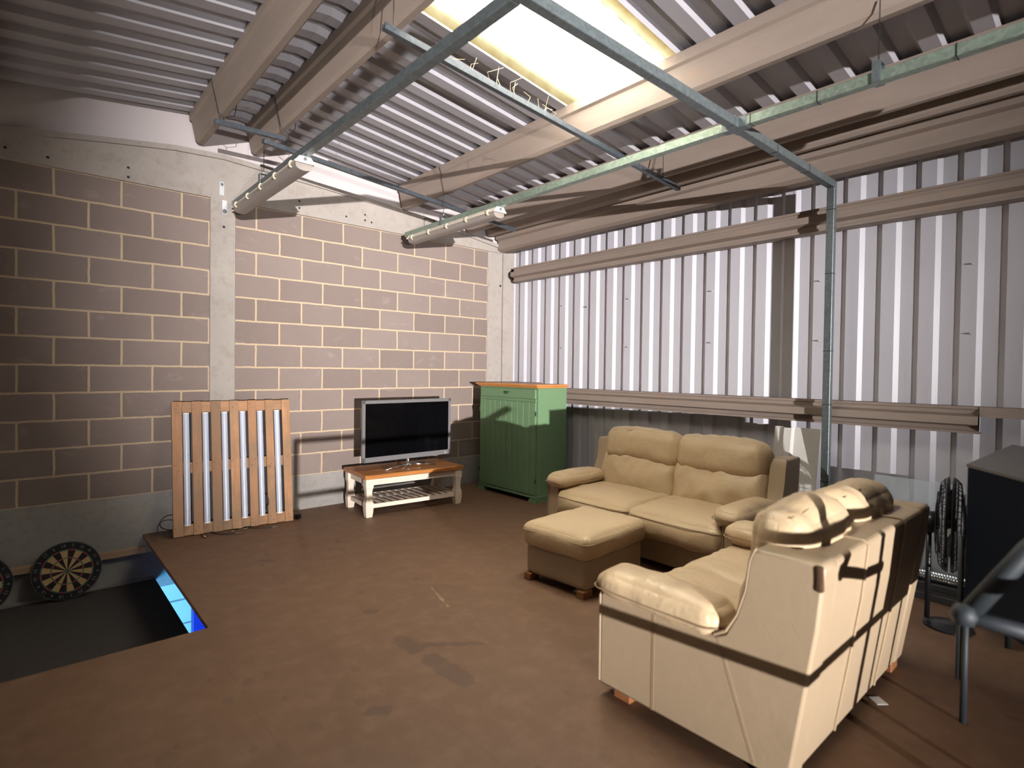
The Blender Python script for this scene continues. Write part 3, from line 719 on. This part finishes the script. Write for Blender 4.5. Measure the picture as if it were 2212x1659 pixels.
def cable(label, pts, r=.0042, plug=None, sub=None):
    t = thing('cable', label, 'cable', pts[0], group='black cables around the pallet')
    o = Vector(pts[0]); P_ = [Vector(p)-o for p in pts]
    # smooth the path
    for _ in range(2):
        Q = [P_[0]]
        for a, c_ in zip(P_[:-1], P_[1:]): Q += [a*.75+c_*.25, a*.25+c_*.75]
        P_ = Q + [P_[-1]]
    b = MB(); b.tube(P_, r, 7); b.build('cord', M['cable'], t, smooth=True)
    if plug:
        e = P_[-1]; d = (P_[-1]-P_[-3]).normalized()
        b = MB(); b.tube([e, e+d*.03, e+d*.031, e+d*.055], [.007, .007, .0055, .0055], 10); b.build('connector', M['chrome'], t)
    return t
cable('black cable looping out beside the pallet near the dartboard', [(-4.10, -.25, .12), (-4.20, -.22, .16), (-4.27, -.2, .10), (-4.25, -.22, .03), (-4.14, -.26, .006), (-4.05, -.30, .006)])
cable('black cable ending in a silver connector under the pallet middle', [(-3.88, -.30, .006), (-3.84, -.42, .006), (-3.78, -.47, .006), (-3.72, -.50, .006)], plug=True)
cable('black cable ending in a silver connector nearest the television side', [(-3.60, -.32, .006), (-3.56, -.42, .006), (-3.47, -.48, .006), (-3.40, -.50, .006)], plug=True)
cable('short black cable with a silver connector below the second board', [(-3.95, -.30, .006), (-3.955, -.36, .006), (-3.95, -.42, .007)], plug=True)
cable('short black cable with a silver connector below the middle tube', [(-3.64, -.30, .006), (-3.66, -.37, .008), (-3.70, -.41, .008)], plug=True)
cable('short black cable with a silver connector between the two longer ones', [(-3.52, -.30, .006), (-3.545, -.37, .008), (-3.585, -.40, .008)], plug=True)
q = LM @ Vector((.215, .03, .95))
cable('black cable looping across the pallet board near its television side', [LM @ Vector(p) for p in [(.20, .03, 1.02), (.225, -.010, 1.03), (.262, -.012, .98), (.265, -.010, .88), (.235, .0, .80), (.225, .02, .74)]], .0036)
cable('black cable loop at the foot of the pallet boards near the television', [LM @ Vector(p) for p in [(.225, .02, .32), (.255, -.004, .28), (.285, -.010, .22), (.262, -.010, .15), (.235, .02, .13)]], .0036)
t = thing('plug_adaptor', 'black plug adaptor lying on the floor beside the pallet', 'plug', (-3.10, -.33, 0), (0, 0, .25))
b = MB(); b.box((-.028, -.022, 0), (.03, .022, .048), .008); b.build('body', M['black'], t)
b = MB()
for z in (.016, .034): b.box((-.052, -.005, z-.003), (-.028, .005, z+.003))
b.build('prong', M['black'], t)

# ------------------------------------------------------------------ television table
tv_t = thing('tv_table', 'low pine topped cream table carrying the television', 'table', (-2.005, -.50, 0), (0, 0, R(-4.5)))
TW, TD = 1.14, .60
b = MB()
b.box((-TW/2, -TD/2, .382), (TW/2, TD/2, .425), .006); top = b.build('table_top', M['tabletop'], tv_t)
b = MB(); 
for x in (-TW/2+.10, TW/2-.10): b.box((x-.0015, -TD/2+.002, .4245), (x+.0015, TD/2-.002, .4256))
for y in (-.18, -.06, .06, .18): b.box((-TW/2+.10, y-.001, .4245), (TW/2-.10, y+.001, .4256))
b.build('board_joint', M['foot'], top)
def tleg(x, y):
    b = MB(); w = .040
    pr = [(w*.78, 0), (w*.95, .05), (w, .09), (w, .14), (w*.8, .17), (w*.74, .20), (w*.74, .25), (w*.85, .28), (w, .30), (w, .382)]
    vs = []; fs = []
    for h_, z in pr: vs += [(-h_, -h_, z), (h_, -h_, z), (h_, h_, z), (-h_, h_, z)]
    for i in range(len(pr)-1):
        for k in range(4): fs.append((4*i+k, 4*i+(k+1) % 4, 4*i+4+(k+1) % 4, 4*i+4+k))
    fs += [(0, 1, 2, 3), tuple(4*(len(pr)-1)+k for k in range(4))]
    b.add(vs, fs); lg = b.build('leg', M['cream'], tv_t, loc=(x, y, 0), bevel=.003)
    b = MB(); sy = -1 if y < 0 else 1
    for z in (.10, .345):
        b.lathe([(.006, sy*(w-.001)), (.006, sy*(w+.003)), (.002, sy*(w+.004))], 8, 'y', (0, 0, z)); b.lathe([(.006, (-1 if x < 0 else 1)*(w-.001)), (.006, (-1 if x < 0 else 1)*(w+.003))], 8, 'x', (0, 0, z))
    b.build('bolt', M['zinc'], lg)
LX, LY = TW/2-.055, TD/2-.055
for sx in (-1, 1):
    for sy in (-1, 1): tleg(sx*LX, sy*LY)
for sy in (-1, 1):
    b = MB(); b.box((-LX+.03, sy*LY-.012, .315), (LX-.03, sy*LY+.012, .382)); b.build('apron', M['cream'], tv_t)
    b = MB(); b.box((-LX+.03, sy*LY-.012, .085), (LX-.03, sy*LY+.012, .125)); b.build('shelf_rail', M['cream'], tv_t)
for sx in (-1, 1):
    b = MB(); b.box((sx*LX-.012, -LY+.03, .315), (sx*LX+.012, LY-.03, .382)); b.build('apron', M['cream'], tv_t)
    b = MB(); b.box((sx*LX-.012, -LY+.03, .085), (sx*LX+.012, LY-.03, .125)); b.build('shelf_rail', M['cream'], tv_t)
for k in range(12):
    x = -LX+.06+k*(2*LX-.12)/11
    b = MB(); b.box((x-.022, -LY, .112), (x+.022, LY, .124), .002); b.build('shelf_slat', M['cream'], tv_t)
# television
tv = thing('television', 'flat television with a grey frame and chrome star stand', 'television', (-1.995, -.555, .425), (0, 0, R(1.5)))
TWd, TH, ZB = 1.105, .635, .095
b = MB(); b.box((-TWd/2, -.012, ZB), (TWd/2, .016, ZB+TH), .005); b.box((-TWd/2+.08, .016, ZB+.06), (TWd/2-.08, .05, ZB+TH-.10), .01); b.build('casing', M['bezel'], tv)
b = MB(); 
for a, c_ in (((-TWd/2, ZB), (TWd/2, ZB+.052)), ((-TWd/2, ZB+TH-.034), (TWd/2, ZB+TH)), ((-TWd/2, ZB), (-TWd/2+.032, ZB+TH)), ((TWd/2-.032, ZB), (TWd/2, ZB+TH))):
    b.box((a[0], -.018, a[1]), (c_[0], -.010, c_[1]), .002)
b.build('bezel', M['bezel'], tv)
b = MB(); b.box((-TWd/2+.031, -.0145, ZB+.051), (TWd/2-.031, -.0125, ZB+TH-.033)); b.build('screen', M['screen'], tv)
b = MB(); b.box((TWd/2-.085, -.0188, ZB+.018), (TWd/2-.065, -.0178, ZB+.024)); b.build('logo_mark', M['cap'], tv)
st = MB(); st.lathe([(.030, .020), (.026, .035), (.018, .05), (.018, .10)], 20, 'z'); stand = st.build('stand', M['chrome'], tv); autosmooth(stand, 40)
for a, L_ in ((-158, .30), (-122, .26), (-30, .30), (28, .26)):
    dx, dy = math.cos(R(a))*1.15, math.sin(R(a))*.62
    b = MB(); b.tube([(0, 0, .030), (dx*L_*.5, dy*L_*.5, .022), (dx*L_, dy*L_, .009)], [.014, .011, .006], 10); b.build('stand_leg', M['chrome'], stand, smooth=True)

# ------------------------------------------------------------------ green cabinet: front faces -x
cab = thing('green_cabinet', 'green painted cabinet with an orange pine top in the corner', 'cabinet', (-.60, -.835, 0), (0, 0, R(-90)))
# local: width along x (world y), front at -y (world -x)
CW, CD, CH = 1.03, .48, 1.285
b = MB(); b.box((-CW/2, -CD/2+.02, .07), (CW/2, CD/2, CH)); body = b.build('carcass', M['green'], cab, bevel=.003)
b = MB()
for x0, x1 in ((-CW/2-.008, -CW/2+.13), (CW/2-.13, CW/2+.008)):
    b.prism([(x0, 0), (x1, 0), (x1 - (.03 if x0 < 0 else 0), .05), (x1 if x0 > 0 else x1-.03, .05), (x0, .05)] if x0 < 0 else [(x0, 0), (x1, 0), (x1, .05), (x0+.03, .05)], -CD/2-.004, CD/2, 'y')
b.box((-CW/2-.008, -CD/2-.004, .05), (CW/2+.008, CD/2, .075), .004); b.build('plinth', M['green'], cab)
b = MB()
for k, (o_, z0, z1) in enumerate(((.006, CH, CH+.012), (.020, CH+.012, CH+.024), (.036, CH+.024, CH+.042))):
    b.box((-CW/2-o_, -CD/2-o_, z0), (CW/2+o_, CD/2, z1), .004)
b.build('crown_top', M['crown'], cab)
dr = MB(); dr.box((-CW/2+.028, -CD/2-.002, 1.165), (CW/2-.028, -CD/2+.02, 1.272), .003); dw = dr.build('drawer', M['green'], cab)
b = MB(); rr = .014
b.tube([(math.cos(a)*.030, -CD/2-.010-.004*math.sin(a), 1.222+math.sin(a)*rr) for a in [R(20*k) for k in range(17)]], .0035, 6); b.tube([(.028, -CD/2-.006, 1.224), (.05, -CD/2-.004, 1.234)], .003, 6); b.tube([(-.0, -CD/2, 1.224), (0, -CD/2-.012, 1.224)], .004, 6); b.build('handle', M['iron'], dw)
b = MB(); b.box((-CW/2+.022, -CD/2-.0, 1.128), (CW/2-.022, -CD/2+.02, 1.160), .002); b.build('rail', M['green'], cab)
for s_ in (-1, 1):
    xa, xb = (-CW/2+.022, -.004) if s_ < 0 else (.004, CW/2-.022)
    b = MB(); n = 5; pw = (xb-xa)/n
    for k in range(n): b.box((xa+k*pw+(.0012 if k else 0), -CD/2-.002, .085), (xa+(k+1)*pw-(.0012 if k < n-1 else 0), -CD/2+.018, 1.125), .003)
    b.box((xa+.003, -CD/2+.004, .088), (xb-.003, -CD/2+.018, 1.122))
    dd = b.build('door', M['green'], cab)
    for z in (.25, 1.0):
        b = MB(); xh = xa if s_ < 0 else xb; b.tube([(xh+s_*.006, -CD/2-.002, z-.025), (xh+s_*.006, -CD/2-.002, z+.025)], .0055, 8); b.build('hinge', M['iron'], dd)
b = MB(); b.tube([(.02, -CD/2-.002, .62), (.02, -CD/2-.010, .62)], .003, 8); b.build('lock_pin', M['zinc'], cab)

# ------------------------------------------------------------------ dartboards
NUMS = [20, 1, 18, 4, 13, 6, 10, 15, 2, 17, 3, 19, 7, 16, 8, 11, 14, 9, 12, 5]
def dmat(name, c): return simple(name, c, .8, 0, .1, 40, .2, 300)
DM = [dmat('board black', (.012, .012, .012)), dmat('sisal cream', (.50, .33, .15)), dmat('board red', (.40, .02, .02)), dmat('board green', (.02, .17, .07)), simple('silver wire', (.30, .33, .36), .4, .8), dmat('number grey', (.22, .24, .27))]
def sector(mb, r0, r1, a0, a1, y, m):
    k = 4; mb.cur = m; vs = []
    for i in range(k+1):
        a = a0+(a1-a0)*i/k; vs += [(r0*math.sin(a), y, r0*math.cos(a)), (r1*math.sin(a), y, r1*math.cos(a))]
    mb.add(vs, [(2*i, 2*i+1, 2*i+3, 2*i+2) for i in range(k)])
def dartboard(label, loc, spin, tilt):
    t = thing('dartboard', label, 'dartboard', loc, (R(tilt), 0, 0), 'dartboards on the stair landing')
    root = t
    b = MB(); b.lathe([(.222, .018), (.2255, .012), (.2255, -.014), (.222, -.018)], 64, 'y'); bd = b.build('board', DM[0], root)
    bd.rotation_euler = (0, spin, 0)
    b = MB(); y = -.0188
    for k in range(20):
        a0 = R(18*k-9); a1 = a0+R(18); dk = k % 2 == 0
        sector(b, .016, .099, a0, a1, y, 0 if dk else 1); sector(b, .099, .107, a0, a1, y, 2 if dk else 3)
        sector(b, .107, .162, a0, a1, y, 0 if dk else 1); sector(b, .162, .170, a0, a1, y, 2 if dk else 3)
    sector(b, .0063, .016, 0, 2*PI, y, 3)
    for k in range(20): sector(b, 0, .0063, R(18*k), R(18*k+18), y-.0002, 2)
    b.build('scoring_face', DM, bd)
    b = MB()
    for r_ in (.2235,): b.tube([(r_*math.cos(R(6*k)), -.0195, r_*math.sin(R(6*k))) for k in range(60)], .0014, 5, closed=True)
    for r_ in (.016, .099, .107, .162, .170): b.tube([(r_*math.cos(R(9*k)), -.0192, r_*math.sin(R(9*k))) for k in range(40)], .0005, 4, closed=True)
    b.build('wire_ring', DM[4], bd)
    dg = bpy.context.evaluated_depsgraph_get()
    for k, nn in enumerate(NUMS):
        cu_ = bpy.data.curves.new('n', 'FONT'); cu_.body = str(nn); cu_.size = .034; cu_.extrude = .0006; cu_.align_x = 'CENTER'; cu_.align_y = 'CENTER'; cu_.resolution_u = 2
        ob = bpy.data.objects.new('n', cu_); COL.objects.link(ob); dg.update(); me = ob.evaluated_get(dg).to_mesh()
        a = R(18*k); Mx = Matrix.Rotation(a, 4, 'Y') @ Matrix.Translation((0, -.0195, .197)) @ Matrix.Rotation(R(90), 4, 'X')
        nb = MB(); nb.add([tuple(Mx @ v.co) for v in me.vertices], [tuple(p.vertices) for p in me.polygons]); nb.build('number', DM[5], bd)
        ob.evaluated_get(dg).to_mesh_clear(); bpy.data.objects.remove(ob); bpy.data.curves.remove(cu_)
    return t
dartboard('whole round dartboard leaning on the wall on the dark stair landing', (-4.865, -.075, -.181), R(155), -9)
dartboard('dark dartboard cut off by the photo edge on the stair landing', (-5.415, -.085, -.181), R(40), -9)

# ------------------------------------------------------------------ things by the metal wall
t = thing('cladding_offcut', 'white corrugated cladding offcut standing behind the sofa beside the post', 'cladding', (-.33, -3.83, 0), (0, R(9), 0))
b = MB(); pr = [(-.26, 0), (-.24, 0), (-.225, .0), (.02, .0), (.045, .024), (.13, .024), (.155, 0), (.25, 0)]
vs = []; fs = []
pr = [(y*.72, h) for y, h in pr]
for y, h in pr: vs += [(-h, y-.03*(1 if y < -.2 else 0), 0), (-h, y, 1.04 if h == 0 else 1.03), (-h+.003, y-.03*(1 if y < -.2 else 0), 0), (-h+.003, y, 1.04 if h == 0 else 1.03)]
for i in range(len(pr)-1): fs += [(4*i, 4*i+1, 4*i+5, 4*i+4), (4*i+2, 4*i+6, 4*i+7, 4*i+3), (4*i+1, 4*i+3, 4*i+7, 4*i+5)]
b.add(vs, fs); b.build('sheet', M['fob'], t)

fan = thing('floor_fan', 'black floor fan seen edge-on beside the dark navy cabinet', 'fan', (-1.02, -5.035, 0), (0, 0, R(9)))
FR, FZ = .27, .61
b = MB()
for s_ in (-1, 1):
    for r_, y in ((FR, .015), (FR*.97, .032), (FR*.86, .05), (FR*.68, .062), (FR*.45, .068)):
        b.tube([(r_*math.cos(R(10*k)), s_*y, FZ+r_*math.sin(R(10*k))) for k in range(36)], .0028 if r_ < FR else .008, 5, closed=True)
    for k in range(40):
        a = R(9*k); a2 = a+R(16)*s_
        b.tube([(FR*math.cos(a), s_*.02, FZ+FR*math.sin(a)), (FR*.9*math.cos(a+.05*s_), s_*.046, FZ+FR*.9*math.sin(a+.05*s_)), (FR*.25*math.cos(a2), s_*.07, FZ+FR*.25*math.sin(a2))], .0020, 4)
    b.lathe([(.065, s_*.07), (.06, s_*.076)], 20, 'y', (0, 0, FZ))
b.build('cage', M['black'], fan)
b = MB(); b.lathe([(.03, .05), (.06, .06), (.065, .08), (.06, .12), (.03, .13)], 20, 'y', (0, 0, FZ)); b.build('motor', M['black'], fan, smooth=True)
b = MB(); b.lathe([(.04, -.03), (.045, .03)], 16, 'y', (0, 0, FZ))
for k in range(4):
    a = R(90*k+20); vs = []
    for r_, w_ in ((.04, .03), (.12, .07), (.21, .085), (.235, .06)):
        for s_ in (-1, 1): vs.append((r_*math.cos(a+s_*w_/max(r_, .1)/2*1.3), s_*.02, FZ+r_*math.sin(a+s_*w_/max(r_, .1)/2*1.3)))
    b.add(vs, [(0, 1, 3, 2), (2, 3, 5, 4), (4, 5, 7, 6)])
b.build('blades', M['black'], fan)
b = MB(); b.tube([(0, .10, FZ-.02), (0, .10, .03)], .014, 8); b.build('pole', M['black'], fan, smooth=True)
b = MB(); b.lathe([(.12, 0), (.12, .012), (.04, .03)], 24, 'z'); b.build('base', M['black'], fan)

b = MB(); b.box((-.008, -.55, .0), (.0, .0, .62)); tag(b.build('acrylic_sheet', M['acrylic'], loc=(-.30, -4.42, .11), rot=(0, R(10), 0)), 'clear glossy sheet leaning on the metal wall behind the fan', 'plastic sheet')
t = thing('plank', 'dark plank lying at the foot of the metal wall behind the fan', 'plank', (-.47, -4.75, 0)); b = MB(); b.box((-.17, -.75, 0), (.19, .5, .045), .004); b.build('board', M['plinth'], t)
t = thing('plank', 'second dark plank lying on the first one behind the fan', 'plank', (-.42, -4.75, .045)); b = MB(); b.box((-.13, -.75, 0), (.15, .42, .045), .004); b.build('board', M['plinth'], t)
t = thing('foil_duct', 'shiny ribbed foil duct lying on the dark planks', 'duct', (-.50, -4.80, .125), (0, 0, 0))
b = MB(); pts = []; rad = []
for k in range(91): pts.append((0, .34-k*.0075, 0)); rad.append(.034 + (.004 if k % 2 else 0))
b.tube(pts, rad, 14); b.build('hose', M['foil'], t, smooth=True)

# dark navy cabinet on a tubular stand, its lid coloured lighter to show light falling on top
A_ = Vector((-2.11, -5.28)); d1 = (Vector((-2.36, -5.48))-A_).normalized(); d2 = Vector((1, -.02)).normalized()
quad = [A_, A_+d1*.62, A_+d1*.62+d2*1.06, A_+d2*1.06]
nv = thing('navy_cabinet', 'dark navy metal cabinet on thin legs at the photo edge', 'cabinet', (A_.x, A_.y, 0))
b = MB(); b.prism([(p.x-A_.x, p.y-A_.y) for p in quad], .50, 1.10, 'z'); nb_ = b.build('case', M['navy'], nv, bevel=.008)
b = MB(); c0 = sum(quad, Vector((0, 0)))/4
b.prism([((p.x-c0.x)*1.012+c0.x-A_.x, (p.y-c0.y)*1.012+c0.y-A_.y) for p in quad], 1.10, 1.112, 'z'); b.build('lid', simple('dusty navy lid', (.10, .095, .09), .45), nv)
for p in quad:
    q = (p-c0)*.97+c0-A_; b = MB(); b.tube([(q.x, q.y, 0), (q.x, q.y, .5)], .013, 10); b.build('leg', M['grey'], nv, smooth=True)
b = MB(); q = (quad[0]-A_); b.tube([(q.x+.012, q.y+.014, .18), (q.x+.012, q.y+.014, .80)], .011, 10); b.build('corner_rod', M['grey'], nv, smooth=True)
t = thing('metal_handrail', 'blurred grey metal rail slanting in the dark foreground', 'rail', (-3.09, -5.45, 0))
def rl(*p): return tuple(Vector(q)-Vector((-3.09, -5.45, 0)) for q in p)
b = MB(); b.tube(rl((-3.085, -5.452, .81), (-2.98, -5.56, .995), (-2.90, -5.66, 1.12)), .026, 14); b.build('rail', M['grey'], t, smooth=True)
b = MB(); b.tube(rl((-3.10, -5.44, .80), (-3.02, -5.56, .77), (-2.95, -5.68, .74)), .022, 14); b.build('cross_tube', M['grey'], t, smooth=True)
for nm, p0, p1 in (('top_rail', (-4.92, -6.2, .915), (-2.45, -6.2, .915)), ('mid_rail', (-4.92, -6.2, .51), (-2.45, -6.2, .51)), ('post', (-4.92, -6.2, 0), (-4.92, -6.2, .93)), ('post', (-2.98, -6.2, 0), (-2.98, -6.2, .93)), ('end_rail', (-2.95, -5.68, .74), (-2.95, -6.2, .74))):
    b = MB(); b.tube(rl(p0, p1), .022, 14); b.build(nm, M['grey'], t, smooth=True)
b = MB(); b.lathe([(.0, -.034), (.025, -.025), (.034, 0), (.025, .025), (0, .034)], 14, 'z', tuple(rl((-3.10, -5.44, .80))[0])); b.build('joint', M['grey'], t, smooth=True)

# ------------------------------------------------------------------ lights
def light(kind, name, loc, energy, col=(1, 1, 1), target=None, **kw):
    l = bpy.data.lights.new(name, kind); l.energy = energy; l.color = col
    for k, v in kw.items(): setattr(l, k, v)
    o = bpy.data.objects.new(name, l); COL.objects.link(o); o.location = loc
    if target is not None: o.rotation_euler = (Vector(target)-Vector(loc)).to_track_quat('-Z', 'Y').to_euler()
    return o
light('SPOT', 'work_light', (-9.5, -21.0, 1.38), 34000, (1., .95, .95), (-1.05, 0, 2.3), spot_size=R(21.5), spot_blend=1., shadow_soft_size=.06)
light('SPOT', 'ceiling_fill_spot', (-4.7, -7.6, 1.45), 800, (1., .95, .95), (-2.4, -1.3, 3.75), spot_size=R(42), spot_blend=1., shadow_soft_size=.05)  # added fill spot that brightens the roof sheets, not a lamp of the room
light('AREA', 'under_deck_blue', (-5.0, -1.6, -1.0), 70, (.07, .47, 1.), (-3.8, 0, -.7), size=.5)
w = bpy.data.worlds.new('sky'); S.world = w; w.use_nodes = True
bg = w.node_tree.nodes['Background']; bg.inputs[0].default_value = (1, .92, .78, 1); bg.inputs[1].default_value = 16
wt = w.node_tree                                      # overcast sky: brightest overhead
tc = wt.nodes.new('ShaderNodeTexCoord'); sx = wt.nodes.new('ShaderNodeSeparateXYZ'); wt.links.new(tc.outputs['Generated'], sx.inputs[0])
mx_ = wt.nodes.new('ShaderNodeMath'); mx_.operation = 'MAXIMUM'; mx_.inputs[1].default_value = 0; wt.links.new(sx.outputs[2], mx_.inputs[0])
pw_ = wt.nodes.new('ShaderNodeMath'); pw_.operation = 'POWER'; pw_.inputs[1].default_value = 3.5; wt.links.new(mx_.outputs[0], pw_.inputs[0])
ma_ = wt.nodes.new('ShaderNodeMath'); ma_.operation = 'MULTIPLY_ADD'; ma_.inputs[1].default_value = 36; ma_.inputs[2].default_value = 6; wt.links.new(pw_.outputs[0], ma_.inputs[0])
wt.links.new(ma_.outputs[0], bg.inputs[1])

# ------------------------------------------------------------------ camera
cam = bpy.data.cameras.new('camera'); co = bpy.data.objects.new('camera', cam); COL.objects.link(co); S.camera = co
Rv = Vector((0.75323428, -0.65762927, 0.0127224)); Uv = Vector((0.00197404, 0.02160232, 0.99976469)); Fv = Vector((0.65774936, 0.75303193, -0.0175698))
mt = Matrix((( Rv.x, Uv.x, -Fv.x, -5.137), (Rv.y, Uv.y, -Fv.y, -5.76514), (Rv.z, Uv.z, -Fv.z, 1.487), (0, 0, 0, 1)))
co.matrix_world = mt
cam.sensor_fit = 'HORIZONTAL'; cam.sensor_width = 36; cam.lens = 1200.716/2212*36
cam.shift_x = 10.01/2212; cam.shift_y = -9.58/2212; cam.clip_start = .05
cam.dof.use_dof = True; cam.dof.focus_distance = 5.2; cam.dof.aperture_fstop = 1.4
S.view_settings.view_transform = 'Standard'; S.view_settings.look = 'None'; S.view_settings.gamma = 1; S.view_settings.exposure = .2
S.view_settings.use_curve_mapping = False
S.cycles.use_denoising = True; S.cycles.max_bounces = 7; S.cycles.diffuse_bounces = 4; S.cycles.glossy_bounces = 3; S.cycles.transmission_bounces = 5; S.cycles.use_adaptive_sampling = True; S.cycles.adaptive_threshold = .05; S.cycles.sample_clamp_indirect = 6
